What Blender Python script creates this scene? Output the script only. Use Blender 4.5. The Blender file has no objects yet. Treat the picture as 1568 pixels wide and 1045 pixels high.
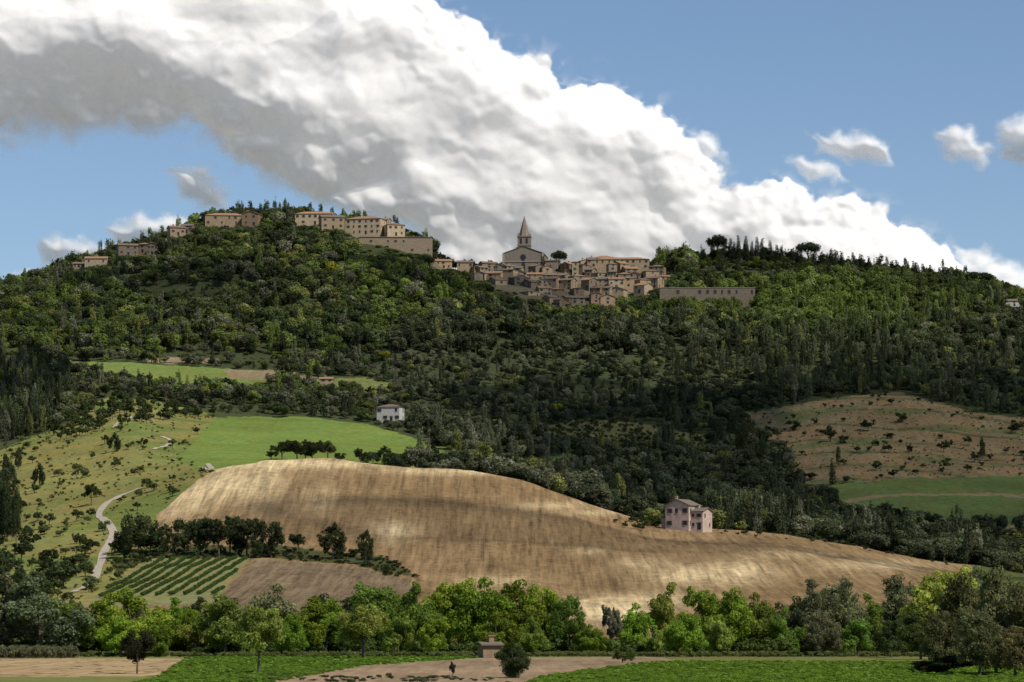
import bpy, math, random
import numpy as np
from mathutils import Vector
random.seed(5)
R = np.random.RandomState(11)
scene = bpy.context.scene
F=5000.0; CX=784.0; HY=945.0; CH=6.0
SUN = Vector((0.50,-0.42,0.76)).normalized()

# ---------------------------------------------------------------- noise
def h2(ix,iy,s):
    n=np.sin(ix*127.1+iy*311.7+s*74.7)*43758.5453
    return n-np.floor(n)
def vn(x,y,s=0):
    ix=np.floor(x);iy=np.floor(y);fx=x-ix;fy=y-iy
    fx=fx*fx*fx*(fx*(fx*6-15)+10);fy=fy*fy*fy*(fy*(fy*6-15)+10)
    a=h2(ix,iy,s);b=h2(ix+1,iy,s);c=h2(ix,iy+1,s);d=h2(ix+1,iy+1,s)
    return (a*(1-fx)+b*fx)*(1-fy)+(c*(1-fx)+d*fx)*fy
def fbm(x,y,o=4,s=0,g=0.5):
    t=0;a=1;n=0
    for i in range(o):
        t=t+a*vn(x*2**i+i*17.3,y*2**i-i*9.1,s+i);n+=a;a*=g
    return t/n
def worley(x,y,s=0):
    ix=np.floor(x);iy=np.floor(y);m=np.full(x.shape,9.0)
    for dx in(-1,0,1):
        for dy in(-1,0,1):
            px=ix+dx+h2(ix+dx,iy+dy,s);py=iy+dy+h2(ix+dx,iy+dy,s+5.5)
            m=np.minimum(m,(px-x)**2+(py-y)**2)
    return np.sqrt(m)
def inpoly(x,y,poly):
    r=np.zeros(x.shape,bool);n=len(poly)
    for i in range(n):
        x1,y1=poly[i];x2,y2=poly[(i+1)%n]
        if y1==y2: continue
        c=((y1>y)!=(y2>y))&(x<(x2-x1)*(y-y1)/(y2-y1)+x1)
        r^=c
    return r
def sdf(x,y,poly):
    m=np.full(x.shape,1e9);n=len(poly)
    for i in range(n):
        x1,y1=poly[i];x2,y2=poly[(i+1)%n];dx=x2-x1;dy=y2-y1
        t=np.clip(((x-x1)*dx+(y-y1)*dy)/(dx*dx+dy*dy+1e-9),0,1)
        m=np.minimum(m,(x-x1-t*dx)**2+(y-y1-t*dy)**2)
    m=np.sqrt(m)
    return np.where(inpoly(x,y,poly),m,-m)

# ---------------------------------------------------------------- helpers
def new_obj(name,me,parent=None):
    o=bpy.data.objects.new(name,me);scene.collection.objects.link(o)
    if parent: o.parent=parent
    return o
def fastmesh(name,V,Q,mats,smooth=False,midx=None):
    me=bpy.data.meshes.new(name)
    V=np.asarray(V,np.float32).reshape(-1,3);Q=np.asarray(Q,np.int32).reshape(-1,4)
    me.vertices.add(len(V));me.vertices.foreach_set('co',V.ravel())
    me.loops.add(Q.size);me.loops.foreach_set('vertex_index',Q.ravel())
    me.polygons.add(len(Q));me.polygons.foreach_set('loop_start',np.arange(0,Q.size,4,dtype=np.int32))
    me.polygons.foreach_set('loop_total',np.full(len(Q),4,np.int32))
    me.polygons.foreach_set('use_smooth',np.full(len(Q),smooth,bool))
    if midx is not None: me.polygons.foreach_set('material_index',np.asarray(midx,np.int32))
    for m in mats: me.materials.append(m)
    me.update(calc_edges=True)
    return me
def attr(me,name,arr,typ='FLOAT',dom='POINT'):
    a=me.attributes.new(name,typ,dom)
    if typ=='FLOAT': a.data.foreach_set('value',np.asarray(arr,np.float32).ravel())
    elif typ=='INT': a.data.foreach_set('value',np.asarray(arr,np.int32).ravel())
    elif typ=='FLOAT_COLOR': a.data.foreach_set('color',np.asarray(arr,np.float32).ravel())
    else: a.data.foreach_set('vector',np.asarray(arr,np.float32).ravel())
def mat(name):
    m=bpy.data.materials.new(name);m.use_nodes=True;nt=m.node_tree;nt.nodes.clear()
    return m,nt,nt.nodes,nt.links
def N(ns,t,**k):
    n=ns.new(t)
    for a,b in k.items(): setattr(n,a,b)
    return n

# ---------------------------------------------------------------- terrain
LX=[-300,0,100,200,300,400,500,600,700,800,900,1000,1100,1200,1300,1400,1500,1568,1900]
L=[(800,[930,930,925,925,925,925,920,920,925,935,940,938,932,925,925,925,925,925,925]),
(900,[905,905,900,890,885,885,890,890,900,905,910,908,900,890,890,895,900,900,900]),
(1000,[880,875,865,855,845,845,850,850,850,850,852,855,855,850,860,875,885,890,895]),
(1100,[840,830,815,803,780,765,765,772,780,788,805,828,833,830,845,865,880,890,900]),
(1180,[810,800,785,765,735,707,707,715,719,736,772,806,812,815,830,854,872,884,895]),
(1250,[790,770,750,735,722,712,713,721,726,744,780,815,822,825,842,862,878,888,895]),
(1350,[760,735,715,695,700,703,705,710,715,735,775,806,818,815,825,840,850,852,855]),
(1500,[700,690,670,650,665,670,672,680,690,705,735,760,775,765,757,757,760,765,770]),
(1650,[650,640,620,610,628,635,638,645,655,670,690,700,700,690,680,680,690,690,690]),
(1750,[600,600,580,575,590,600,605,612,620,632,650,650,650,640,630,625,635,640,640]),
(1850,[560,560,550,550,555,560,565,570,575,590,600,605,605,600,595,595,600,605,600]),
(2000,[510,505,485,475,470,470,470,475,485,500,515,525,520,520,520,520,525,530,530]),
(2100,[475,468,445,425,410,405,405,412,438,462,478,480,475,470,465,470,475,485,485])]
L=[(d,LX,y) for d,y in L]
CR=[(-300,470),(0,450),(60,440),(100,424),(180,396),(240,378),(290,358),(340,345),(430,342),(520,350),(600,362),(655,385),(685,410),(740,414),(800,412),(900,412),(1000,412),(1060,404),(1100,396),(1200,402),(1300,412),(1400,427),(1500,446),(1568,468),(1900,490)]
cx=[a for a,b in CR];cy=[b for a,b in CR]
L.append((2200,cx,[b+12 for b in cy]));L.append((2260,cx,cy));L.append((2330,cx,[b+10 for b in cy]))
L.append((2480,cx,[b*0.6+250 for b in cy]));
cols=np.concatenate([np.linspace(-1800,-150,45),np.arange(-147,1720,2.5),np.linspace(1725,3400,45)])
rows=np.concatenate([np.arange(10,300,14.),np.arange(300,640,4.),np.arange(640,2360,3.),np.arange(2360,3400,26.),np.arange(3400,22000,600.)])
ld=[0,640,720];lz=[np.zeros(len(cols)),np.zeros(len(cols)),np.full(len(cols),2.5)]
for d,x,y in L:
    ld.append(d);lz.append(CH+(HY-np.interp(cols,x,y))/F*d)
ld+= [2900,3400,23000];lz+=[np.full(len(cols),60.),np.full(len(cols),0.),np.full(len(cols),0.)]
lz=np.array(lz)
ZG=np.zeros((len(rows),len(cols)))
for j in range(len(cols)): ZG[:,j]=np.interp(rows,ld,lz[:,j])
def smooth(A,axis,k):
    ker=np.hanning(k+2)[1:-1];ker/=ker.sum();p=k//2
    pad=[(0,0),(0,0)];pad[axis]=(p,p)
    B=np.pad(A,pad,mode='edge')
    return np.apply_along_axis(lambda v:np.convolve(v,ker,'valid'),axis,B)
i0=np.searchsorted(rows,600);i1=np.searchsorted(rows,2359)
S=smooth(ZG,0,17);ZG[i0:i1]=S[i0:i1]
S=smooth(ZG,1,21);ZG=S
DD,XX=np.meshgrid(rows,cols,indexing='ij')
WX=(XX-CX)/F*DD
amp=np.clip((DD-700)/400,0,1)
ZG+=amp*((fbm(WX/60,DD/60,4,3)-.5)*4+(fbm(WX/9,DD/9,3,8)-.5)*0.7)
def gz(x,d):
    x=np.atleast_1d(np.asarray(x,float));d=np.atleast_1d(np.asarray(d,float))
    j=np.clip(np.searchsorted(cols,x)-1,0,len(cols)-2);i=np.clip(np.searchsorted(rows,d)-1,0,len(rows)-2)
    fx=np.clip((x-cols[j])/(cols[j+1]-cols[j]),0,1);fd=np.clip((d-rows[i])/(rows[i+1]-rows[i]),0,1)
    return (ZG[i,j]*(1-fx)+ZG[i,j+1]*fx)*(1-fd)+(ZG[i+1,j]*(1-fx)+ZG[i+1,j+1]*fx)*fd
def ypx(z,d): return HY-(z-CH)/d*F
def hit(x,y,dmin=300):
    ds=np.arange(dmin,2350,2.0);yy=ypx(gz(np.full(ds.shape,float(x)),ds),ds)
    k=np.argmax(yy<=y)
    if yy[k]>y: k=len(ds)-1
    return ds[k]
def W(x,d,z=None):
    if z is None: z=float(gz(x,d)[0])
    return Vector(((x-CX)/F*d,d,z))

PX=XX+(fbm(WX/12,DD/12,3,1)-.5)*9
PYr=ypx(ZG,DD)
PY=PYr+(fbm(WX/12+40,DD/12,3,2)-.5)*6
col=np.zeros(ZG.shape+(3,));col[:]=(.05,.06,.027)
till=np.zeros(ZG.shape);grass=np.zeros(ZG.shape)
def paint(mask,c,t=0,g=0):
    col[mask]=c;till[mask]=t;grass[mask]=g
GREEN_MAIN=[(270,702),(330,638),(480,640),(575,652),(650,676),(700,697),(830,707),(905,682),(840,735),(700,718),(400,716),(300,720)]
LEFT_GRASS=[(-300,700),(0,690),(90,655),(160,610),(220,612),(300,628),(335,640),(275,700),(330,722),(300,737),(240,790),(235,852),(120,930),(-300,960)]
UPLEFT=[(55,552),(200,556),(300,562),(430,572),(400,590),(310,600),(200,585),(100,572)]
TAN1=[(340,567),(425,568),(500,579),(440,583),(350,579)]
TAN0=[(225,548),(335,548),(335,556),(225,556)]
GR2=[(445,582),(560,580),(610,590),(600,604),(500,604),(455,596)]
RMEAD=[(1135,632),(1260,612),(1380,600),(1480,630),(1568,640),(1700,640),(1700,730),(1380,732),(1225,745),(1205,700),(1150,665)]
RGREEN=[(1225,748),(1380,732),(1700,728),(1700,818),(1480,815),(1310,790)]
SCRUB=[(815,655),(900,640),(960,645),(1070,665),(1100,690),(960,692),(840,690)]
TOWN=[(655,398),(740,398),(860,398),(1005,398),(1015,450),(930,475),(830,472),(740,436),(665,418)]
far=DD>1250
paint(DD<640,(.13,.15,.05),0,1)
paint((DD>=640)&(DD<1226)&(XX<3400),(.190,.126,.064),1,0)
paint((DD>=640)&(DD<1226)&(PX>1490),(.06,.08,.03),0,1)
paint(inpoly(PX,PY,LEFT_GRASS)&(DD>700)&(DD<1700),(.165,.17,.06),0,1)
paint((XX<-300)&(DD>640)&(DD<1700),(.15,.16,.06),0,1)
paint(inpoly(PX,PY,[(120,928),(235,852),(385,850),(330,925)])&(DD<1050)&(DD>700),(.15,.16,.07),0,1)
paint(inpoly(PX,PY,[(330,925),(388,858),(540,866),(630,890),(640,960),(330,960)])&(DD<1050)&(DD>700),(.145,.105,.065),1,0)
paint(inpoly(PX,PY,[(170,862),(240,835),(420,836),(590,852),(640,885),(600,880),(540,864),(385,852),(235,855),(180,880)])&(DD<1060)&(DD>800),(.05,.06,.025),0,1)
paint(inpoly(PX,PY,GREEN_MAIN)&(DD>1226)&(DD<1750),(.118,.172,.042),0,.7)
paint(inpoly(PX,PY,[(665,680),(830,707),(905,682),(840,735),(700,718)])&(DD>1226)&(DD<1750),(.10,.145,.045),0,.8)
paint(inpoly(PX,PY,UPLEFT)&far,(.13,.18,.05),0,.8)
paint(inpoly(PX,PY,TAN1)&far,(.19,.16,.095),.3,.8)
paint(inpoly(PX,PY,TAN0)&far,(.22,.17,.105),0,0)
paint(inpoly(PX,PY,GR2)&far,(.13,.16,.055),0,1)
paint(inpoly(PX,PY,SCRUB)&far,(.17,.17,.07),0,1)
paint(inpoly(PX,PY,RMEAD)&far,(.195,.152,.080),.35,1)
paint(inpoly(PX,PY,RGREEN)&far,(.095,.135,.045),0,1)
paint(inpoly(PX,PY,TOWN)&far,(.12,.11,.07),0,.5)
wob=(fbm(WX/40,DD/40,2,4)-.5)*30
m=inpoly(PX,PY,RMEAD)&far&(np.abs(((DD+WX*.35+wob)%46)-23)<2.5)
col[m]=(.09,.10,.045)
g_=fbm(WX/26,DD/20,4,44);m=inpoly(PX,PY,RMEAD)&far
k_=np.clip((g_-.56)*7,0,1)*m;col=col*(1-k_[...,None])+np.array((.12,.13,.055))*k_[...,None]
m=inpoly(PX,PY,RGREEN)&far&(np.abs(((DD-WX*.5+wob)%90)-45)<4)
col[m]=(.19,.16,.09)
k_=np.clip((fbm(WX/34,DD/28,4,45)-.5)*6,0,1)*(inpoly(PX,PY,LEFT_GRASS)&(DD>700)&(DD<1700))
col=col*(1-k_[...,None])+np.array((.11,.145,.042))*k_[...,None]
# pale patches on the ploughed hill: stubble, partly sunlight painted in
P=[((355,738),(75,30),1.1),((440,710),(170,8),1.1),((270,768),(40,24),.9),((600,812),(34,15),.8),((700,722),(110,6),.8),((1050,880),(60,14),.9),((1130,875),(50,17),.9),
   ((930,937),(70,18),1.2),((850,775),(60,6),.55),((925,785),(60,5),.6),((1330,866),(90,9),.6),((490,765),(30,20),.4),((760,890),(60,9),.45),((980,862),(40,9),.6),((1210,850),(60,6),.45),((1000,920),(80,14),.6),((900,845),(40,7),.3)]
pale=np.zeros(ZG.shape)
for (a,b),(sx,sy),k in P: pale+=k*np.exp(-((XX-a)/sx)**2-((PYr-b)/sy)**2)
pale*=(till>0.9)*(DD<1230)*(.2+1.4*fbm(WX/5+DD/34,DD/24,5,21,.6))
pale=np.clip(pale,0,1)[...,None]
col=col*(1-pale)+np.array((.50,.385,.215))*pale
def strip(poly,c,t,g):
    paint(inpoly(PX,PYr+(fbm(WX/12,DD/25,3,2)-.5)*2,poly)&(DD<640),c,t,g)
strip([(-900,1008),(285,1009),(240,1036),(-900,1040)],(.30,.22,.12),.6,.2)
strip([(285,1006),(400,1003),(740,1000),(735,1008),(560,1020),(420,1045),(200,1050),(245,1036)],(.11,.20,.03),0,.6)
strip([(560,1019),(735,1008),(1010,1006),(1030,1012),(830,1035),(800,1060),(400,1060),(430,1036)],(.22,.165,.105),.6,.4)
strip([(1010,1012),(1400,1013),(2400,1016),(2400,1200),(780,1200),(830,1035)],(.11,.20,.03),0,.6)
col*= (0.74+.52*fbm(WX/30,DD/30,5,31,.6))[...,None]

m_ter,nt,ns,lk=mat('terrain')
out=N(ns,'ShaderNodeOutputMaterial');b=N(ns,'ShaderNodeBsdfDiffuse');b.inputs['Roughness'].default_value=.9
ac=N(ns,'ShaderNodeAttribute',attribute_name='land');at=N(ns,'ShaderNodeAttribute',attribute_name='till');ag=N(ns,'ShaderNodeAttribute',attribute_name='grass')
tc=N(ns,'ShaderNodeTexCoord')
def noise(rot,scale,det,rough=.65,s=1):
    mp=N(ns,'ShaderNodeMapping');mp.inputs['Rotation'].default_value=(0,0,math.radians(rot));mp.inputs['Scale'].default_value=scale
    lk.new(tc.outputs['Object'],mp.inputs['Vector'])
    n=N(ns,'ShaderNodeTexNoise');n.inputs['Scale'].default_value=s;n.inputs['Detail'].default_value=det;n.inputs['Roughness'].default_value=rough;lk.new(mp.outputs[0],n.inputs['Vector'])
    return n.outputs[0]
n1=noise(-9,(.55,.02,0),4);n2=noise(76,(.35,.012,0),4);n3=noise(0,(.35,.35,.35),8,.78);n6=noise(14,(.9,.05,0),3)
def mr(src,a,b_,c,d):
    n=N(ns,'ShaderNodeMapRange');n.inputs[1].default_value=a;n.inputs[2].default_value=b_;n.inputs[3].default_value=c;n.inputs[4].default_value=d
    lk.new(src,n.inputs[0]);return n.outputs[0]
def mth(op,a,b_):
    n=N(ns,'ShaderNodeMath',operation=op)
    for i,v in enumerate((a,b_)):
        if isinstance(v,(int,float)): n.inputs[i].default_value=v
        else: lk.new(v,n.inputs[i])
    return n.outputs[0]
s1=mr(n1,.35,.65,-.24,.26);s2=mr(n2,.35,.65,-.2,.2);s6=mr(n6,.35,.65,-.12,.12)
ss=mth('MULTIPLY',mth('ADD',mth('ADD',s1,s2),s6),at.outputs['Fac'])
g3=mr(n3,.3,.7,-.38,.38)
fac=mth('ADD',mth('ADD',ss,g3),1.0)
vm=N(ns,'ShaderNodeVectorMath',operation='SCALE');lk.new(ac.outputs['Color'],vm.inputs[0]);lk.new(fac,vm.inputs['Scale'])
n4=noise(0,(.06,.06,.06),6)
gs=mth('MULTIPLY',mr(n4,.4,.65,0,.7),ag.outputs['Fac'])
mx=N(ns,'ShaderNodeMix',data_type='RGBA',blend_type='MULTIPLY');lk.new(gs,mx.inputs[0]);lk.new(vm.outputs[0],mx.inputs[6]);mx.inputs[7].default_value=(1.35,.95,.85,1)
lk.new(mx.outputs[2],b.inputs['Color'])
bp=N(ns,'ShaderNodeBump');bp.inputs['Strength'].default_value=.6;bp.inputs['Distance'].default_value=.6
lk.new(mth('ADD',n3,mth('MULTIPLY',n1,mth('MULTIPLY',at.outputs['Fac'],.5))),bp.inputs['Height']);lk.new(bp.outputs[0],b.inputs['Normal'])
lk.new(b.outputs[0],out.inputs[0])
nr,nc=ZG.shape
V=np.stack([WX,DD,ZG],-1).reshape(-1,3)
idx=np.arange(nr*nc).reshape(nr,nc)
Q=np.stack([idx[:-1,:-1],idx[:-1,1:],idx[1:,1:],idx[1:,:-1]],-1).reshape(-1,4)
me=fastmesh('terrain',V,Q,[m_ter],True)
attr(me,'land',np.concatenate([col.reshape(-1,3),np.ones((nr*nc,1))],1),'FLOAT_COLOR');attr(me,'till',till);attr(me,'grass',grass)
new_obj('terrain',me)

# ---------------------------------------------------------------- plant materials
def leafmat(name,mode):
    m,nt,ns,lk=mat(name)
    out=N(ns,'ShaderNodeOutputMaterial');d=N(ns,'ShaderNodeBsdfDiffuse');t=N(ns,'ShaderNodeBsdfTranslucent');mix=N(ns,'ShaderNodeMixShader');mix.inputs[0].default_value=.28 if mode=='inst' else .36
    oi=N(ns,'ShaderNodeObjectInfo');lv=N(ns,'ShaderNodeAttribute',attribute_name='lv')
    if mode=='inst': tn=N(ns,'ShaderNodeAttribute',attribute_name='tint',attribute_type='INSTANCER').outputs['Color']
    else: tn=oi.outputs['Color']
    a=N(ns,'ShaderNodeMath',operation='MULTIPLY_ADD');lk.new(oi.outputs['Random'],a.inputs[0]);a.inputs[1].default_value=.4;a.inputs[2].default_value=.8
    c=N(ns,'ShaderNodeMath',operation='MULTIPLY');lk.new(a.outputs[0],c.inputs[0]);lk.new(lv.outputs['Fac'],c.inputs[1])
    v=N(ns,'ShaderNodeVectorMath',operation='SCALE');lk.new(tn,v.inputs[0]);lk.new(c.outputs[0],v.inputs['Scale'])
    lk.new(v.outputs[0],d.inputs[0])
    y=N(ns,'ShaderNodeMix',data_type='RGBA',blend_type='MULTIPLY');y.inputs[0].default_value=1;lk.new(v.outputs[0],y.inputs[6]);y.inputs[7].default_value=(1.6,1.5,.6,1)
    lk.new(y.outputs[2],t.inputs[0]);lk.new(d.outputs[0],mix.inputs[1]);lk.new(t.outputs[0],mix.inputs[2]);lk.new(mix.outputs[0],out.inputs[0])
    return m
m_leafI=leafmat('foliage_far','inst');m_leafO=leafmat('foliage','obj')
def simple(name,c,sc=2.0,var=.35,rough=.9,det=6):
    m,nt,ns,lk=mat(name)
    out=N(ns,'ShaderNodeOutputMaterial');b=N(ns,'ShaderNodeBsdfPrincipled');b.inputs['Roughness'].default_value=rough;b.inputs['Specular IOR Level'].default_value=.2
    tc=N(ns,'ShaderNodeTexCoord');n=N(ns,'ShaderNodeTexNoise');n.inputs['Scale'].default_value=sc;n.inputs['Detail'].default_value=det;n.inputs['Roughness'].default_value=.7
    lk.new(tc.outputs['Object'],n.inputs['Vector'])
    r=N(ns,'ShaderNodeMapRange');r.inputs[1].default_value=.3;r.inputs[2].default_value=.7;r.inputs[3].default_value=1-var;r.inputs[4].default_value=1+var;lk.new(n.outputs[0],r.inputs[0])
    v=N(ns,'ShaderNodeVectorMath',operation='SCALE');v.inputs[0].default_value=c;lk.new(r.outputs[0],v.inputs['Scale']);lk.new(v.outputs[0],b.inputs['Base Color']);lk.new(b.outputs[0],out.inputs[0])
    return m
m_bark=simple('bark',(.11,.085,.06),4)

# ---------------------------------------------------------------- trees
def tube(pts,rad,n=6):
    V=[];Q=[]
    for k,(p,r) in enumerate(zip(pts,rad)):
        for i in range(n):
            a=2*math.pi*i/n;V.append((p[0]+math.cos(a)*r,p[1]+math.sin(a)*r,p[2]))
        if k:
            for i in range(n):
                j=(i+1)%n;o=(k-1)*n;Q.append((o+i,o+j,o+n+j,o+n+i))
    return V,Q
def tree_mesh(name,seed,nb,nl,leaf,kind,lm,sub=0,jit=.45,lvv=.35):
    r=np.random.RandomState(seed)
    C=[];RR=[]
    for i in range(nb):
        u=r.normal(size=3);u/=np.linalg.norm(u);u*=r.uniform(.3,1)**.5
        if kind=='broad': C.append((u[0]*.33,u[1]*.33,.60+u[2]*.27));RR.append(r.uniform(.09,.19)*(1.05-.3*abs(u[2])))
        elif kind=='dome': C.append((u[0]*.30,u[1]*.30,.56+u[2]*.24));RR.append(r.uniform(.15,.23))
        elif kind=='low': C.append((u[0]*.35,u[1]*.35,.5+u[2]*.36));RR.append(r.uniform(.09,.18)*(1.1-.35*max(0,u[2])))
        elif kind=='tall':
            z=r.uniform(.16,.92);w=.17*math.sin(math.pi*min(1,(z+.12)/1.12))**.7;a=r.uniform(0,6.3);C.append((math.cos(a)*w,math.sin(a)*w,z));RR.append(r.uniform(.06,.12))
        elif kind=='cyp':
            z=(i+.5)/nb*.86+.06;w=.02;a=r.uniform(0,6.3);C.append((math.cos(a)*w,math.sin(a)*w,z));RR.append(.085*(1-max(0,z-.35)/.65*.85)+.006)
        elif kind=='pine': a=r.uniform(0,6.3);w=.38*r.uniform(0,1)**.6;C.append((math.cos(a)*w,math.sin(a)*w,.80+r.uniform(-.09,.07)-w*w*.5));RR.append(r.uniform(.10,.15))
        elif kind=='shrub': C.append((u[0]*.34,u[1]*.34,.42+u[2]*.3));RR.append(r.uniform(.15,.26))
    C0=np.array(C);C=np.array(C);RR=np.array(RR)
    bl=r.uniform(.8,1.2,len(C))
    if sub:
        d=r.normal(size=(len(C)*sub,3));d[:,2]+=.15;d/=np.linalg.norm(d,axis=1)[:,None]
        k=np.repeat(np.arange(len(C)),sub)
        C2=C[k]+d*RR[k,None]*r.uniform(.6,1.1,(len(k),1));R2=RR[k]*r.uniform(.25,.5,len(k))
        C=np.concatenate([C,C2]);RR=np.concatenate([RR*.8,R2]);bl=np.concatenate([bl*.8,bl[k]*r.uniform(.75,1.25,len(k))])
    p=RR**2/np.sum(RR**2);bi=r.choice(len(C),nl,p=p)
    d=r.normal(size=(nl,3));d[:,2]+=.25;d/=np.linalg.norm(d,axis=1)[:,None]
    rad=RR[bi]*(.5+.6*r.rand(nl)**.6)
    stray=r.rand(nl)<.08;rad[stray]*=1.3
    pos=C[bi]+d*rad[:,None]*np.array([1,1,.85 if kind not in('cyp','tall') else 1.5])
    pos[:,2]=np.clip(pos[:,2],.012,1.03)
    nrm=d+r.normal(size=(nl,3))*jit;nrm/=np.linalg.norm(nrm,axis=1)[:,None]
    t=np.cross(nrm,r.normal(size=(nl,3)));t/=np.linalg.norm(t,axis=1)[:,None];bb=np.cross(nrm,t)
    s=leaf*r.uniform(.6,1.3,nl)[:,None];w=s*r.uniform(.5,.9,nl)[:,None]
    Vl=np.stack([pos-t*s,pos-bb*w+t*s*.1,pos+t*s,pos+bb*w+nrm*s*.3],1).reshape(-1,3)
    Ql=np.arange(nl*4).reshape(-1,4)
    lv=np.repeat(bl[bi]*r.uniform(1-lvv,1+lvv,nl),4)
    TV=[];TQ=[]
    def add(pts,rd):
        v,q=tube(pts,rd);o=len(TV);TV.extend(v);TQ.extend([tuple(a+o for a in f) for f in q])
    top={'broad':.6,'dome':.5,'low':.5,'tall':.8,'cyp':.5,'pine':.8,'shrub':.3}[kind];tr={'broad':.022,'dome':.02,'low':.02,'tall':.014,'cyp':.015,'pine':.03,'shrub':.02}[kind]
    bx,by=r.uniform(-.03,.03,2)
    add([(0,0,-.06),(0,0,.02),(bx*.5,by*.5,top*.5),(bx,by,top)],[tr*1.6,tr*1.2,tr*.85,tr*.35])
    if kind!='cyp':
        for i in r.choice(len(C0),min(10,len(C0)),replace=False):
            z0=min(top,C0[i][2])*r.uniform(.45,.8);f=z0/top
            a=np.array((bx*f,by*f,z0));c=C0[i];mdl=(a+c)/2+np.array((0,0,-.02))
            add([a,mdl,c],[tr*.5,tr*.32,tr*.12])
    VV=np.concatenate([Vl,np.array(TV)]);QQ=np.concatenate([Ql,np.array(TQ)+len(Vl)])
    me=fastmesh(name,VV,QQ,[lm,m_bark],False,np.concatenate([np.zeros(len(Ql)),np.ones(len(TQ))]))
    attr(me,'lv',np.concatenate([lv,np.ones(len(TV))]))
    return me
proto=bpy.data.collections.new('tree_kinds')
kinds=[];
for nm,kd,cnt,nb,nl,lf,sb in [('a_dome','dome',7,7,900,.043,0),('b_tall','tall',3,16,800,.03,0),('c_cyp','cyp',2,12,600,.02,0),('d_pine','pine',2,14,700,.035,0),('e_shrub','shrub',3,8,500,.055,2),('f_broad','broad',4,9,1000,.038,4)]:
    for i in range(cnt):
        n='%s_%d'%(nm,i);me=tree_mesh(n,len(kinds)*7+3,nb,nl,lf,kd,m_leafI,sb,.28,.2);o=bpy.data.objects.new(n,me);proto.objects.link(o);kinds.append(kd)
KI={k:[i for i,a in enumerate(kinds) if a==k] for k in set(kinds)}
ng=bpy.data.node_groups.new('scatter','GeometryNodeTree')
ng.interface.new_socket('Geometry',in_out='INPUT',socket_type='NodeSocketGeometry');ng.interface.new_socket('Geometry',in_out='OUTPUT',socket_type='NodeSocketGeometry')
gi=ng.nodes.new('NodeGroupInput');go=ng.nodes.new('NodeGroupOutput');ci=ng.nodes.new('GeometryNodeCollectionInfo');ip=ng.nodes.new('GeometryNodeInstanceOnPoints')
ci.inputs['Collection'].default_value=proto;ci.inputs['Separate Children'].default_value=True;ci.inputs['Reset Children'].default_value=True
def na(nm,t):
    n=ng.nodes.new('GeometryNodeInputNamedAttribute');n.data_type=t;n.inputs['Name'].default_value=nm
    return [o for o in n.outputs if o.enabled and o.name=='Attribute'][0]
ng.links.new(gi.outputs[0],ip.inputs['Points']);ng.links.new(ci.outputs[0],ip.inputs['Instance']);ip.inputs['Pick Instance'].default_value=True
ng.links.new(na('idx','INT'),ip.inputs['Instance Index']);ng.links.new(na('rot','FLOAT_VECTOR'),ip.inputs['Rotation']);ng.links.new(na('scl','FLOAT_VECTOR'),ip.inputs['Scale'])
ng.links.new(ip.outputs[0],go.inputs[0])
def scatter(name,P,H,Wd,I,T):
    n=len(P);me=bpy.data.meshes.new(name);me.vertices.add(n);me.vertices.foreach_set('co',np.asarray(P,np.float32).ravel())
    rot=np.zeros((n,3));rot[:,2]=R.uniform(0,6.28,n);rot[:,:2]=R.uniform(-.06,.06,(n,2))
    attr(me,'idx',I,'INT');attr(me,'rot',rot,'FLOAT_VECTOR');attr(me,'scl',np.stack([Wd,Wd,H],1),'FLOAT_VECTOR')
    attr(me,'tint',np.concatenate([T,np.ones((n,1))],1),'FLOAT_COLOR')
    o=new_obj(name,me);md=o.modifiers.new('scatter','NODES');md.node_group=ng;return o

# ---------------------------------------------------------------- buildings
m_stone=[simple('stone_wall_%d'%i,c,1.2,.3) for i,c in enumerate([(.25,.195,.13),(.20,.16,.11),(.31,.24,.15),(.28,.205,.13),(.34,.27,.18),(.16,.13,.095),(.35,.245,.15),(.24,.16,.10)])]
m_roof=[simple('terracotta_roof_%d'%i,c,2.5,.35) for i,c in enumerate([(.22,.13,.08),(.17,.12,.085),(.28,.165,.095),(.155,.125,.095)])]
m_plas=simple('pink_plaster',(.46,.34,.27),.5,.3);m_white=simple('white_plaster',(.46,.43,.38),.9,.22);m_cream=simple('cream_plaster',(.42,.325,.21),.5,.25)
m_orange=simple('orange_tile_roof',(.38,.19,.10),2.5,.25)
m_glass=simple('dark_window',(.03,.03,.032),1,.2,.3);m_shut=simple('wood_shutter',(.10,.075,.05),2,.3);m_trim=simple('stone_trim',(.30,.255,.20),2,.2)
BB=[]
def boxes(name,lst,m,parent,z0=0):
    V=[];Q=[]
    for (x0,x1,y0,y1,a,b) in lst:
        o=len(V);V+=[(x0,y0,a),(x1,y0,a),(x1,y1,a),(x0,y1,a),(x0,y0,b),(x1,y0,b),(x1,y1,b),(x0,y1,b)]
        Q+=[(o,o+3,o+2,o+1),(o+4,o+5,o+6,o+7),(o,o+1,o+5,o+4),(o+1,o+2,o+6,o+5),(o+2,o+3,o+7,o+6),(o+3,o,o+4,o+7)]
    return new_obj(name,fastmesh(name,V,Q,[m]),parent)
def pmesh(name,V,Fc,m,parent):
    me=bpy.data.meshes.new(name);me.from_pydata(V,[],Fc);me.materials.append(m);me.update();return new_obj(name,me,parent)
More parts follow.
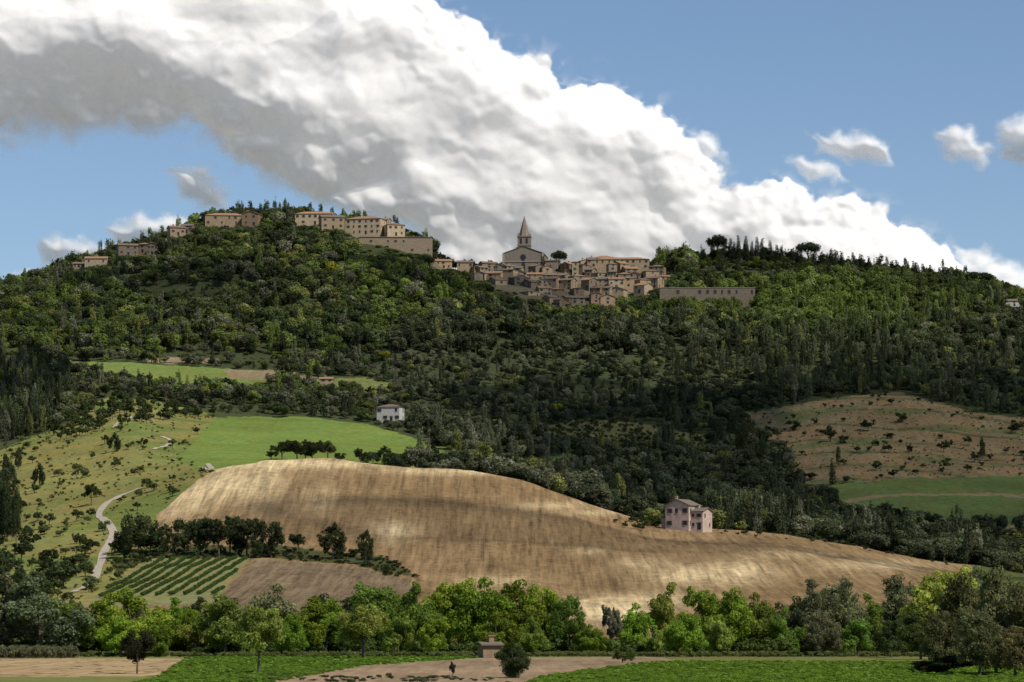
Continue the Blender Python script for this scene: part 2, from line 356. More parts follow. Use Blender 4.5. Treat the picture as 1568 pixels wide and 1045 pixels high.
def block(par,w,dp,h,roof,rh,wm,rm,off=(0,0),storeys=2,ncol=3,ns_=2,tag='',sink=8,door=True,ww=1.0,wh=1.5,skip=.12):
    ox,oy=off;x0,x1,y0,y1=ox-w/2,ox+w/2,oy-dp/2,oy+dp/2
    V=[(x0,y0,-sink),(x1,y0,-sink),(x1,y1,-sink),(x0,y1,-sink),(x0,y0,h),(x1,y0,h),(x1,y1,h),(x0,y1,h)]
    Fc=[(0,1,5,4),(1,2,6,5),(2,3,7,6),(3,0,4,7)]
    e=.45;t=.22
    if roof=='x':
        V+=[(x0,oy,h+rh),(x1,oy,h+rh)];Fc+=[(4,8,7),(5,6,9)]
        k=rh/(dp/2);RV=[];
        for z in(0,t): RV+=[(x0-e,y0-e,h-e*k+z),(x1+e,y0-e,h-e*k+z),(x1+e,oy,h+rh+z),(x0-e,oy,h+rh+z),(x1+e,y1+e,h-e*k+z),(x0-e,y1+e,h-e*k+z)]
    elif roof=='y':
        V+=[(ox,y0,h+rh),(ox,y1,h+rh)];Fc+=[(4,5,8),(6,7,9)]
        k=rh/(w/2);RV=[]
        for z in(0,t): RV+=[(x0-e,y1+e,h-e*k+z),(x0-e,y0-e,h-e*k+z),(ox,y0-e,h+rh+z),(ox,y1+e,h+rh+z),(x1+e,y0-e,h-e*k+z),(x1+e,y1+e,h-e*k+z)]
    elif roof=='hip':
        q=min(w,dp)/2
        RV=[(x0-e,y0-e,h),(x1+e,y0-e,h),(x1+e,y1+e,h),(x0-e,y1+e,h)]
        if w>=dp: RV+=[(x0+q,oy,h+rh),(x1-q,oy,h+rh)];RF=[(0,1,5,4),(1,2,5),(2,3,4,5),(3,0,4),(0,3,2,1)]
        else: RV+=[(ox,y0+q,h+rh),(ox,y1-q,h+rh)];RF=[(0,1,4),(1,2,5,4),(2,3,5),(3,0,4,5),(0,3,2,1)]
    else:
        Fc+=[(4,5,6,7)]
    pmesh('walls'+tag,V,Fc,wm,par)
    if roof in('x','y'):
        RF=[(6,7,8,9),(9,8,10,11),(0,3,2,1),(3,5,4,2),(0,1,7,6),(5,11,10,4),(0,6,9,3),(3,9,11,5),(1,2,8,7),(2,4,10,8)]
    if roof!='flat': pmesh('roof'+tag,RV,RF,rm,par)
    else: boxes('parapet'+tag,[(x0-.2,x1+.2,y0-.2,y1+.2,h,h+.5)],rm,par)
    wn=[];sh=[];tr=[]
    sth=h/storeys
    for s in range(storeys):
        zc=s*sth+sth*.55
        for c in range(ncol):
            xc=x0+w*(c+.5)/ncol+random.uniform(-.3,.3)
            if random.random()<skip: continue
            if s==0 and door and c==ncol//2:
                wn.append((xc-.7,xc+.7,y0-.05,y0+.1,0,min(2.4,sth*.8)));tr.append((xc-.9,xc+.9,y0-.12,y0+.1,min(2.4,sth*.8)+.003,min(2.4,sth*.8)+.25));continue
            wn.append((xc-ww/2,xc+ww/2,y0-.03,y0+.1,zc-wh/2,zc+wh/2))
            tr.append((xc-ww/2-.15,xc+ww/2+.15,y0-.12,y0+.1,zc-wh/2-.18,zc-wh/2-.003))
            if random.random()<.6:
                sh+=[(xc-ww/2-.5,xc-ww/2-.003,y0-.07,y0+.05,zc-wh/2,zc+wh/2),(xc+ww/2+.003,xc+ww/2+.5,y0-.07,y0+.05,zc-wh/2,zc+wh/2)]
        for c in range(ns_):
            yc=y0+dp*(c+.5)/ns_
            for X,s_ in((x0,-1),(x1,1)):
                if random.random()<skip: continue
                a,b=sorted((X+s_*.03,X-s_*.1));wn.append((a,b,yc-ww/2,yc+ww/2,zc-wh/2,zc+wh/2))
                a,b=sorted((X+s_*.12,X-s_*.1));tr.append((a,b,yc-ww/2-.15,yc+ww/2+.15,zc-wh/2-.18,zc-wh/2-.003))
    if wn: boxes('windows'+tag,wn,m_glass,par)
    if tr: boxes('sills'+tag,tr,m_trim,par)
    if sh: boxes('shutters'+tag,sh,m_shut,par)
    if roof in('x','y') :
        cxx=ox+w*random.uniform(-.3,.3);cyy=oy+dp*random.uniform(-.2,.2)
        boxes('chimney'+tag,[(cxx-.4,cxx+.4,cyy-.4,cyy+.4,h,h+rh+1.0),(cxx-.55,cxx+.55,cyy-.55,cyy+.55,h+rh+1.003,h+rh+1.2)],wm,par)
def house(name,x,yb,wpx,hpx,d,dp=9,roof='x',rh=None,wm=None,rm=None,rot=0,**k):
    s=d/F;z=CH+(HY-yb)*s
    e=bpy.data.objects.new(name,None);scene.collection.objects.link(e)
    w=wpx*s;h=hpx*s
    if rh is None: rh=.17*(dp if roof=='x' else w if roof=='y' else min(w,dp))
    e.location=((x-CX)*s,d,z);e.rotation_euler=(0,0,math.radians(rot))
    BB.append((x-wpx/2-3,x+wpx/2+3,yb-hpx,yb,d))
    block(e,w,dp,h-0,roof,rh,wm or random.choice(m_stone),rm or random.choice(m_roof),**k)
    return e
house('stone_house',148,406,34,9,2215,dp=9,storeys=1)
house('stone_house',122,411,18,6,2225,dp=8,storeys=1)
house('stone_house',195,392,30,15,2212,dp=9,roof='x',rot=15,wm=m_stone[5])
house('stone_house',222,388,20,13,2218,dp=8,roof='hip',rot=-20)
house('stone_house',236,391,18,15,2208,dp=9,roof='y',rot=-10)
house('stone_house',270,362,24,12,2222,dp=9,storeys=1,rot=20)
house('stone_house',288,358,18,11,2232,dp=9,storeys=1,rot=-8,wm=m_stone[1])
house('palazzo',345,347,62,15,2230,dp=14,roof='hip',wm=m_stone[3],ncol=6,storeys=2,rot=6,skip=.35)
house('stone_house',386,347,26,18,2222,dp=10,roof='y',ncol=2,rot=-12)
house('palazzo',484,346,62,17,2226,dp=12,roof='hip',wm=m_cream,rm=m_orange,ncol=7,storeys=2,rot=-3,skip=.3)
house('stone_house',508,352,36,18,2214,dp=10,roof='x',wm=m_stone[3],ncol=3,rot=14)
house('palazzo',560,361,56,24,2216,dp=14,roof='hip',wm=m_cream,rm=m_roof[2],ncol=6,storeys=3,rot=-14,skip=.25)
house('stone_house',603,363,28,17,2210,dp=12,roof='hip',wm=m_cream,rm=m_roof[0],ncol=3,rot=18)
house('stone_house',588,352,18,14,2226,dp=8,roof='x',wm=m_stone[6],rm=m_roof[2],ncol=2,rot=-20)
house('stone_bastion',606,392,112,27,2194,dp=12,roof='hip',rh=1.0,wm=m_stone[0],ncol=9,storeys=2,door=False,rot=2,skip=.6)
house('stone_house',305,455,46,15,2095,dp=8,wm=m_stone[5],ncol=4,storeys=2)
house('garden_wall',243,446,50,5,2110,dp=2,roof='x',storeys=1,ncol=1,ns_=0,door=False)
house('stone_house',390,552,46,6,1890,dp=8,wm=m_stone[5],ncol=3,storeys=1)
house('stone_house',678,412,26,11,2235,dp=9,rot=8)
house('stone_house',712,412,24,9,2240,dp=9,storeys=1)
# --- church with campanile
s=2232/F
ch=bpy.data.objects.new('church',None);scene.collection.objects.link(ch);ch.location=((801-CX)*s,2232,CH+(HY-416)*s);ch.rotation_euler=(0,0,math.radians(-6))
BB.append((765,850,376,414,2232))
w=62*s;h=28*s
m_ch=simple('church_stone',(.20,.165,.13),.8,.3)
block(ch,w,34,h,'y',11*s,m_ch,m_roof[3],storeys=1,ncol=1,ns_=5,wh=5,ww=1.5,door=False,off=(0,17),sink=10,skip=0)
block(ch,9,26,h*.6,'x',2,m_ch,m_roof[3],off=(w/2+4.6,18),storeys=1,ncol=1,ns_=2,tag='_aisle',sink=10,door=False)
boxes('cornice',[(-w/2-.3,w/2+.3,-.35,.2,h*.52,h*.52+.6),(-w/2-.4,-w/2+1,-.5,.4,-9,h),(w/2-1,w/2+.4,-.5,.4,-9,h)],m_trim,ch)
boxes('portal',[(-1.4,1.4,-.12,.2,0,5),(-8.2,-6.6,-.12,.2,0,3.6),(6.6,8.2,-.12,.2,0,3.6)],m_glass,ch)
Vr=[(0,-.1,h*.78)]+[(2.0*math.cos(a),-.1,h*.78+2.0*math.sin(a)) for a in np.linspace(0,2*math.pi,17)[:-1]]
pmesh('rose_window',Vr,[(0,1+i,1+(i+1)%16) for i in range(16)],m_glass,ch)
tx,ty=-.3,12;tw=4.3;zt=(416-361)*s
boxes('campanile',[(tx-tw,tx+tw,ty-tw,ty+tw,h*.6,zt),(tx-tw-.4,tx+tw+.4,ty-tw-.4,ty+tw+.4,zt+.003,zt+.6),(tx-tw-.3,tx+tw+.3,ty-tw-.3,ty+tw+.3,zt-6,zt-5.6)],m_ch,ch)
boxes('belfry_openings',[(tx+q-.75,tx+q+.75,ty-tw-.06,ty-tw+.3,zt-4.7,zt-1.0) for q in(-2,2)]+[(tx+tw-.3,tx+tw+.06,ty+q-.75,ty+q+.75,zt-4.7,zt-1.0) for q in(-2,2)]+[(tx-tw-.06,tx-tw+.3,ty+q-.75,ty+q+.75,zt-4.7,zt-1.0) for q in(-2,2)],m_glass,ch)
def cone(name,cx_,cy_,z0,z1,r,n,m,p,rot=0):
    Vv=[(cx_+r*math.cos(rot+2*math.pi*i/n),cy_+r*math.sin(rot+2*math.pi*i/n),z0) for i in range(n)]+[(cx_,cy_,z1)]
    pmesh(name,Vv,[(i,(i+1)%n,n) for i in range(n)],m,p)
cone('spire',tx,ty,zt+.6,(416-327)*s,tw*.98,8,m_ch,ch,math.pi/8)
for i,(a,b_) in enumerate(((-1,-1),(1,-1),(1,1),(-1,1))): cone('pinnacle_%d'%i,tx+a*tw*.9,ty+b_*tw*.9,zt+.6,zt+3.6,.7,6,m_ch,ch)
def row(x0,x1,yb0,yb1,d,hmin,hmax,seed):
    random.seed(seed);x=x0
    while x<x1:
        wp=random.uniform(11,25);t=(x-x0)/(x1-x0);yb=yb0+(yb1-yb0)*t+random.uniform(-3,3)
        if random.random()>.16:
            house('town_house',x+wp/2,yb,wp,random.uniform(hmin,hmax),d+random.uniform(-8,8),dp=random.uniform(7,12),roof=random.choice(['x','x','y','hip']),rot=random.uniform(-38,38),storeys=random.choice([2,3]),ncol=random.choice([1,2,3]),ns_=random.choice([1,2]),ww=1.0,wh=1.4,skip=.3)
        x+=wp*random.uniform(.82,1.05)
row(722,768,416,416,2236,8,12,1)
row(842,905,416,412,2238,8,14,2)
row(730,1000,424,420,2212,8,17,3)
row(722,1010,432,432,2190,8,17,4)
row(752,1005,445,442,2165,8,17,5)
row(800,995,456,452,2142,8,16,6)
row(835,925,467,466,2118,8,14,7)
random.seed(77)
house('palazzo',952,414,84,15,2240,dp=14,roof='hip',rh=2,wm=m_stone[2],ncol=9,storeys=2,rot=-4,skip=.4)
house('palazzo',925,411,40,14,2262,dp=14,roof='hip',wm=m_stone[4],rm=m_roof[2],ncol=5,storeys=2)
house('tower_house',881,424,10,22,2205,dp=5,roof='hip',ncol=1,storeys=3,ns_=1)
house('retaining_wall',1083,455,146,13,2105,dp=4,roof='flat',wm=m_stone[5],rm=m_stone[1],ncol=13,storeys=1,ns_=0,door=False,ww=1.3,wh=2.6,skip=.35)
house('stone_house',1552,470,26,8,2200,dp=9,wm=m_white)
house('stone_house',500,585,20,4,1800,dp=6,storeys=1,ncol=2)
dw=hit(598,646,1300)
wh=house('white_house',598,646,36,22,dw,dp=9,roof='hip',wm=m_white,rm=m_roof[1],ncol=4,storeys=2,rot=-14,ww=1.3,wh=1.6,skip=.2)
df=hit(1052,814,1000)
fh=bpy.data.objects.new('farmhouse',None);scene.collection.objects.link(fh);fh.location=W(1050,df+6);fh.rotation_euler=(0,0,math.radians(-28))
BB.append((1010,1092,765,815,df))
random.seed(9)
block(fh,9.0,10,8.6,'y',2.0,m_plas,m_roof[3],off=(-1.0,0),storeys=2,ncol=3,ns_=3,ww=1.1,wh=1.6,sink=3,skip=.1)
block(fh,4.6,8,6.4,'x',1.2,m_plas,m_roof[3],off=(5.82,.6),storeys=2,ncol=2,ns_=2,tag='_annex',ww=.9,wh=1.2,sink=3)
block(fh,3.0,6,4.4,'x',.8,m_plas,m_roof[1],off=(-7.02,1),storeys=1,ncol=1,ns_=1,tag='_lean_to',ww=.9,wh=1.2,sink=3)
dh=480;hu=bpy.data.objects.new('stone_hut',None);scene.collection.objects.link(hu);hu.location=W(749,dh);hu.rotation_euler=(0,0,.35)
block(hu,2.7,2.4,1.9,'x',.25,m_stone[7],m_roof[3],storeys=1,ncol=1,ns_=0,sink=.3,ww=.6,wh=.6,door=False)
m_wood=simple('weathered_wood',(.16,.13,.10),3)
def pole(x,yb,hm,dmin,name='utility_pole'):
    d=hit(x,yb,dmin);e=bpy.data.objects.new(name,None);scene.collection.objects.link(e);e.location=W(x,d)
    v,q=tube([(0,0,-.5),(0,0,hm)],[.16,.10],8);new_obj('post',fastmesh('post',v,q,[m_wood]),e)
    boxes('crossarm',[(-.9,.9,-.16,-.105,hm-.7,hm-.55)],m_wood,e)
    boxes('insulators',[(a-.05,a+.05,-.18,-.09,hm-.547,hm-.3) for a in(-.8,0,.8)],m_trim,e)
for x,yb in((1191,812),(1215,813),(741,860)): pole(x,yb,7.5,800)
for x,t in((422,300),(437,312)):
    e=bpy.data.objects.new('antenna_mast',None);scene.collection.objects.link(e);e.location=W(x,2250);hm=CH+(HY-t)/F*2250-e.location.z
    v,q=tube([(0,0,-1),(0,0,hm)],[.16,.07],6);new_obj('mast',fastmesh('mast',v,q,[m_shut]),e)
    boxes('crossbars',[(-1,1,-.05,.05,hm-k,hm-k+.1) for k in(.5,1.5)],m_shut,e)

# ---------------------------------------------------------------- dirt road
m_road=simple('pale_gravel',(.38,.33,.25),.8,.3)
def road(name,pts,wm,dmin):
    P=[]
    for x,y in pts: d=hit(x,y,dmin);P.append(((x-CX)/F*d,d))
    P=np.array(P);t=np.arange(len(P));tt=np.linspace(0,len(P)-1,len(P)*14)
    def cr(v):
        i=np.clip(np.floor(tt).astype(int),0,len(P)-2);f=tt-i
        p0=v[np.clip(i-1,0,None)];p1=v[i];p2=v[i+1];p3=v[np.clip(i+2,None,len(P)-1)]
        return .5*((2*p1)+(-p0+p2)*f+(2*p0-5*p1+4*p2-p3)*f*f+(-p0+3*p1-3*p2+p3)*f**3)
    X=cr(P[:,0]);Y=cr(P[:,1]);tx_=np.gradient(X);ty_=np.gradient(Y);l=np.hypot(tx_,ty_)+1e-6
    V=[];Q=[]
    for k in range(5):
        o=(k/4-.5)*wm*(.8+.4*vn(tt*1.3,tt*0,3));xx=X-ty_/l*o;yy=Y+tx_/l*o
        V.append(np.stack([xx,yy,gz(CX+xx/yy*F,yy)+.2],1))
    V=np.stack(V,1);n=len(X);I=np.arange(n*5).reshape(n,5)
    Q=np.stack([I[:-1,:-1],I[:-1,1:],I[1:,1:],I[1:,:-1]],-1).reshape(-1,4)
    new_obj(name,fastmesh(name,V.reshape(-1,3),Q,[m_road],True))
    RD.extend([(CX+a/b_*F,b_) for a,b_ in zip(X,Y)])
RD=[]
R1=[(112,908),(140,893),(150,872),(158,850),(170,828),(172,812),(152,792),(160,775),(185,760),(215,748)]
road('dirt_road',R1,2.6,820);road('dirt_road',[(236,689),(255,684),(262,677),(248,669)],2.2,1150);road('dirt_road',[(174,656),(185,645),(205,638)],2.4,1150);road('dirt_road',[(305,716),(324,720),(318,711)],2.0,1100)
RD=np.array(RD)

# ---------------------------------------------------------------- forest
n=50000
d=np.sqrt(R.uniform(1232**2,2330**2,n));x=R.uniform(-420,1990,n)
z=gz(x,d);yp=ypx(z,d);Xw=(x-CX)/F*d
keep=np.ones(n,bool)
thin=np.zeros(n,bool)
for poly in(GREEN_MAIN,UPLEFT,TAN1,TAN0,GR2,RGREEN): keep&=~inpoly(x,yp,poly)
for poly in(LEFT_GRASS,RMEAD,SCRUB,TOWN): thin|=inpoly(x,yp,poly)
keep&=~thin
keep&=~((x<-300)&(d<1600))
big=(yp<545)
H=np.where(big,R.uniform(7.5,15,n),R.uniform(4.5,10,n))
mid=(yp>545)&(yp<660)&(x>560)&(x<1150)
H[mid]=R.uniform(3.2,7.5,mid.sum())
belt=(d<1420)&(x>800);H[belt]=R.uniform(6,11,belt.sum())
rc=(x>1060)&(yp<432);H[rc]=R.uniform(4,8.5,rc.sum())
clump=fbm(Xw/45,d/45,3,50)
lowz=(yp>545)&(x<640);keep&=~(lowz&(clump<.36));keep&=~(mid&(clump<.38))
H*=.7+.6*fbm(Xw/30,d/30,2,51)
Wd=H*R.uniform(.95,1.3,n)
u=R.rand(n);dens=np.where(big,.36,np.where(mid,.62,.50));keep&=u<dens
keep&=~((d<1262)&(x<830)&(x>230))
Wd=np.minimum(Wd,15)
I=R.choice(KI['dome']+KI['broad'][:3],n)
tl=R.rand(n)<np.where((x>1000)&(yp<660)&(yp>480),.40*(fbm(Xw/60,d/60,2,88)>.47)+.05,.06);tl|=(x<70)&(yp>550)&(R.rand(n)<.6);tl|=(belt&(x>1080)&(x<1230)&(R.rand(n)<.4))
I[tl]=R.choice(KI['tall'],tl.sum());H[tl]=np.clip(H[tl]*1.8,9,18);Wd[tl]=H[tl]*R.uniform(.42,.6,tl.sum())
cy_=(R.rand(n)<.045)|((x>1100)&(yp<440)&(R.rand(n)<.22));I[cy_]=R.choice(KI['cyp'],cy_.sum());H[cy_]=R.uniform(9,14,cy_.sum());Wd[cy_]=H[cy_]*1.4
top=ypx(z+H,d)
for(a,b,yt,yb,bd) in BB:
    near=(x>a-4)&(x<b+4)&(yp>yt-2)
    keep&=~(near&(np.abs(d-bd)<13))
    hd=near&(d<bd)&(bd-d<150)&(top<yb-(yb-yt)*.2)
    tgt=np.clip((yp-(yb-(yb-yt)*.2))*d/F,1.2,None)
    sc=np.where(hd,np.clip(tgt/H,.25,1),1);H=H*sc;Wd=Wd*np.clip(sc*1.6,0,1)
    top=ypx(z+H,d)
g=fbm(Xw/70,d/70,3,60)
T=np.zeros((n,3));base=np.array((.073,.094,.038));bright=np.array((.122,.162,.042));dull=np.array((.070,.084,.046));olive=np.array((.135,.14,.092));yel=np.array((.165,.175,.055))
k=np.clip((g-.44)*5,0,1)[:,None];T[:]=base*(1-k)+bright*k
mm=(yp>500)&(x>600);T[mm]=dull*(.8+.6*R.rand(mm.sum(),1))
q=R.rand(n);mm=q<.12;T[mm]=olive;mm=(q>.12)&(q<.20);T[mm]=yel;mm=(q>.20)&(q<.38);T[mm]=(.045,.058,.032)
mm=(yp>545)&(x<950)&(q>.5)&(q<.78);T[mm]=olive*.95
pk=np.exp(-((x-1280)/150)**2-((yp-485)/40)**2);T=T*(1-.85*pk[:,None])+np.array((.15,.205,.045))*.85*pk[:,None]  # brighter tint paints a sunlit patch into these crowns
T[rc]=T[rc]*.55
mm=(R.rand(n)<.006)&(x<900);T[mm]=(.22,.22,.03)
T[cy_]=(.032,.043,.026)
T*=R.uniform(.65,1.38,(n,1))
ii=np.where(keep)[0]
print('forest',len(ii))
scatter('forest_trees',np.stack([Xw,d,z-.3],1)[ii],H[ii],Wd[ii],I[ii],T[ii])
def shrubs(name,poly,cnt,dmin,dmax,hmin,hmax,tint,kindmix=.6,clf=.0,kinds_=None,wf=None):
    x0=min(p[0] for p in poly);x1=max(p[0] for p in poly)
    d=R.uniform(dmin,dmax,cnt*40);x=R.uniform(x0,x1,cnt*40);z=gz(x,d);yp=ypx(z,d)
    k=inpoly(x,yp,poly)&(fbm(x/40,d/30,2,70)>clf)
    for (a,b,yt,yb,bd) in BB: k&=~((x>a-4)&(x<b+4)&(yp<yb+25)&(yp>yt)&(d<bd+10))
    x,d,z=x[k][:cnt],d[k][:cnt],z[k][:cnt]
    dist=np.min(np.hypot((x[:,None]-RD[None,:,0]),(d[:,None]-RD[None,:,1])*.6),axis=1);kk=dist>9
    x,d,z=x[kk],d[kk],z[kk];m=len(x)
    H=R.uniform(hmin,hmax,m)*R.uniform(.6,1,m);I=np.where(R.rand(m)<kindmix,R.choice(KI['shrub'],m),R.choice(KI['broad'],m))
    if kinds_: I=R.choice(KI[kinds_],m)
    T=np.array(tint)*R.uniform(.6,1.4,(m,1))
    scatter(name,np.stack([(x-CX)/F*d,d,z-.15],1),H,H*(R.uniform(.9,1.4,m) if wf is None else wf),I,T)
shrubs('hillside_shrubs',LEFT_GRASS,330,820,1700,2.0,6.0,(.085,.105,.04),.5,.42)
shrubs('grass_tussocks',LEFT_GRASS,1500,820,1700,.8,1.8,(.14,.15,.05),1)
shrubs('slope_copse',[(60,655),(160,605),(330,610),(340,640),(200,650),(100,680)],120,1300,1800,5,9,(.07,.09,.035),.1,.3)
shrubs('slope_copse',[(290,598),(480,600),(500,638),(330,636)],110,1450,1800,3.5,7,(.08,.10,.045),.2)
shrubs('poplar_stand',[(-80,565),(120,580),(70,665),(-80,700)],170,1300,1850,12,18,(.055,.07,.035),0,0,'tall',.5)
shrubs('poplar_stand',[(-60,720),(22,735),(30,830),(-60,840)],60,900,1450,11,16,(.05,.065,.032),0,0,'tall',.5)
shrubs('meadow_shrubs',RMEAD,130,1400,1800,1.8,5,(.06,.075,.03),.7,.3)
shrubs('meadow_tussocks',RMEAD,900,1400,1800,.7,1.4,(.13,.125,.06),1)
shrubs('meadow_trees',RMEAD,30,1400,1800,6,9,(.055,.075,.03),0)
shrubs('scrub_bushes',SCRUB,360,1350,1800,2.0,5,(.10,.11,.045),.6)
shrubs('olive_grove',[(430,600),(600,600),(820,620),(820,650),(640,660),(600,610),(440,620)],260,1500,1850,3,5.5,(.12,.13,.085),.2)
shrubs('olive_grove',[(440,545),(700,560),(700,580),(560,578),(440,570)],160,1700,2000,3,5.5,(.145,.15,.10),.2)
shrubs('town_gardens',TOWN,330,2090,2260,5,10,(.045,.062,.028),.1)
shrubs('farm_hedge',[(942,800),(1010,794),(1012,812),(945,812)],40,1080,1220,2,4,(.05,.07,.025),.6)
shrubs('roadside_bushes',[(1060,806),(1240,809),(1440,846),(1470,870),(1300,838),(1060,814)],70,1100,1230,1.0,2.6,(.06,.08,.03),.9)
shrubs('valley_trees',[(-60,700),(15,720),(40,800),(60,850),(110,905),(-60,940)],110,800,1400,5,10,(.055,.075,.035),.1)
shrubs('field_edge_bushes',[(60,850),(140,845),(140,860),(60,930)],40,800,1400,3,6,(.06,.08,.03),.5)
shrubs('ditch_undergrowth',[(170,862),(240,838),(420,838),(590,852),(640,885),(600,884),(540,866),(385,855),(235,858),(180,880)],240,850,1060,1.0,2.8,(.055,.07,.028),.9)

# ---------------------------------------------------------------- individual trees
midM=[tree_mesh('mid_tree_%d'%i,100+i,13,3800,.024,'broad',m_leafO,5,.35,.25) for i in range(3)]+[tree_mesh('mid_low_%d'%i,150+i,14,3800,.024,'low',m_leafO,5,.35,.25) for i in range(3)]
lowM=[tree_mesh('near_low_%d'%i,200+i,15,13000,.0165,'low',m_leafO,8,.36,.28) for i in range(4)]
nearM=[tree_mesh('near_tree_%d'%i,300+i,13,12000,.0165,'broad',m_leafO,8,.36,.28) for i in range(3)]
cypM=[tree_mesh('cyp_%d'%i,400+i,14,1500,.016,'cyp',m_leafO) for i in range(2)]
pinM=[tree_mesh('pine_%d'%i,500+i,26,4200,.026,'pine',m_leafO) for i in range(3)]
popM=[tree_mesh('pop_%d'%i,600+i,26,3000,.02,'tall',m_leafO) for i in range(2)]
def tree(name,me,x,d,H,Wm,tint,ratio=1.0):
    o=new_obj(name,me);o.location=W(x,d)-Vector((0,0,.1));o.scale=(Wm/.9*random.uniform(.9,1.1),Wm/.9,H);o.rotation_euler=(0,0,random.uniform(0,6.28))
    k=random.uniform(.8,1.2);o.color=(tint[0]*k*random.uniform(.9,1.15),tint[1]*k,tint[2]*k,1);return o
def tpx(name,ms,x,yt,yb,wp,tint,dmin=300,d=None):
    if d is None: d=hit(x,yb,dmin)
    z=float(gz(x,d)[0]);H=max(2,CH+(HY-yt)/F*d-z);return tree(name,random.choice(ms),x,d,H,wp*d/F,tint)
random.seed(21)
DK=(.055,.072,.033);MD=(.08,.11,.035)
for x,yt,wp in((212,772,60),(245,795,46),(190,796,42),(282,782,50),(305,778,56),(335,782,52),(352,780,48),(378,784,54),(415,783,50),(458,812,32),(510,795,56),(560,806,38),(230,815,50),(318,800,46),(545,838,26),(265,808,46),(395,806,40),(365,800,46),(200,815,44)):
    tpx('oak_tree',midM,x,yt,848+random.uniform(-3,8)+(8 if x>500 else 0),wp,DK,900)
for x,yt,yb,wp in((432,672,704,40),(455,668,706,44),(478,670,708,42),(502,672,708,40),(552,684,712,24),(588,680,712,40),(612,690,713,30),(645,682,714,38),(662,676,716,30),(690,690,718,28),(415,688,706,30),(700,700,722,24),(735,705,722,18),(760,700,724,20),(572,692,712,22),(628,694,714,24),(468,685,708,40),(520,690,710,24),(675,696,717,26)):
    d=hit(x,yb,1215);tpx('field_tree',midM,x,yt,yb,wp,DK,1215,d=d)
for x,yt,yb,wp in((438,540,588,40),(175,660,692,28),(165,632,640,14),(800,655,690,30),(1020,640,690,24),(60,705,745,26),(140,735,775,26),(1380,628,648,20),(1216,640,660,26)):
    tpx('lone_tree',midM,x,yt,yb,wp,DK,900)
for x,yt,yb,wp in((1168,668,712,11),(1504,670,706,10),(1284,684,715,8),(28,690,720,10),(1120,636,690,15),(1060,640,680,11),(10,740,830,16),(25,745,835,14),(1140,645,700,12),(1100,645,692,11),(1130,655,700,11),(4,735,830,14),(1300,510,560,10),(1180,535,590,12),(1195,540,592,10),(1038,540,590,9),(1306,512,560,9)):
    tpx('poplar_tree',popM,x,yt,yb,wp*2.0,DK,900)
CYX=[(48,412),(1118,364),(1124,368),(1130,358),(1143,360),(1152,366),(1160,358),(1167,363),(1180,366),(1190,372),(1197,374),(1212,377),(1225,378),(1258,384),(1272,379),(1288,383),(1330,388),(1343,390),(1358,392),(1366,396),(1372,394),(1386,395),(1398,398),(1405,403),(1412,400),(1424,403),(1438,406),(1450,409),(1462,412),(1305,385),(1318,388),(1247,378),(1078,378),(832,388),(1480,418),(1520,424)]
for x,yt in CYX:
    d=2235 if x!=832 else 2225
    tpx('cypress_tree',cypM,x,yt+random.uniform(-2,2),0,random.uniform(16,21)*2.8,(.026,.036,.022),d=d)
UP=(1098,1238,1495,432,855,712)
for x,yt,wp in((1098,359,32),(432,319,34),(855,383,24),(1238,370,34),(1495,416,46),(712,398,20),(1530,428,26),(1040,383,36),(410,326,28),(448,330,26),(1546,440,20),(1066,382,30),(1112,372,26),(1175,376,30),(1205,382,30),(1265,386,28),(1320,394,30),(1350,400,30),(1380,404,30),(1430,412,28)):
    tpx('umbrella_pine_tree' if x in UP else 'ridge_tree',pinM if x in UP else midM,x,yt,0,wp*1.05,(.037,.05,.028),d=2242)
BR=(.18,.265,.036);YL=(.22,.27,.06);GY=(.165,.185,.10);MG=(.14,.205,.04);DG=(.06,.08,.034)
FT=[(-40,880,1004,100,GY),(10,872,1004,100,GY),(62,878,1003,110,GY),(110,915,1003,70,MG),(160,908,1002,86,BR),(208,898,1002,92,BR),(262,902,1002,84,BR),(310,915,1004,70,YL),(345,912,1006,90,YL),
(425,882,998,90,GY),(470,905,1002,84,BR),(520,915,1002,60,BR),(585,884,998,96,MG),(640,886,1000,84,MG),(688,880,1000,84,BR),(735,878,1000,86,BR),(785,882,1001,86,BR),(835,890,1001,84,BR),(872,905,1002,62,MG),
(968,915,1002,52,BR),(1032,884,1002,74,YL),(1080,886,1001,76,BR),(1122,894,1001,66,BR),(1160,903,1001,60,MG),(1235,878,1000,86,GY),(1285,886,1000,80,GY),(1325,898,1001,66,MG),(1375,882,998,84,GY),(1440,858,1004,100,YL),(1500,856,1004,110,GY),(1560,874,1004,110,MG),(1610,870,1004,110,MG),
(1205,925,1002,50,MG),(905,952,1003,40,BR),(1000,950,1003,40,YL),(285,930,1003,56,BR),(135,925,1003,60,GY),(500,930,1003,50,BR),
(185,938,1008,60,BR),(450,940,1008,50,BR),(610,935,1007,56,MG),(665,940,1007,50,BR),(760,930,1007,60,BR),(815,940,1007,50,MG),(1055,935,1007,56,BR),(1100,945,1007,46,YL),(1260,930,1006,60,GY),(1310,945,1006,50,MG),(240,940,1008,50,BR)]
for x,yt,yb,wp,t in FT:
    tpx('broadleaf_tree',lowM,x,yt-3+random.uniform(-5,6),yb,wp*random.uniform(1.05,1.35),t,d=517+(1003-yb)*5+random.uniform(-8,8))
for x in range(-20,1620,46):
    if 885<x<1000: continue
    tpx('background_tree',lowM,x+random.uniform(-12,12),random.uniform(902,930),0,78,DG,d=575+random.uniform(-12,20))
tpx('ash_tree',nearM,396,918,1036,92,(.25,.30,.07),d=345)
tpx('round_tree',nearM,556,922,1009,92,(.25,.30,.07),d=470)
tpx('slender_tree',nearM,935,915,1003,40,(.17,.16,.11),d=515)
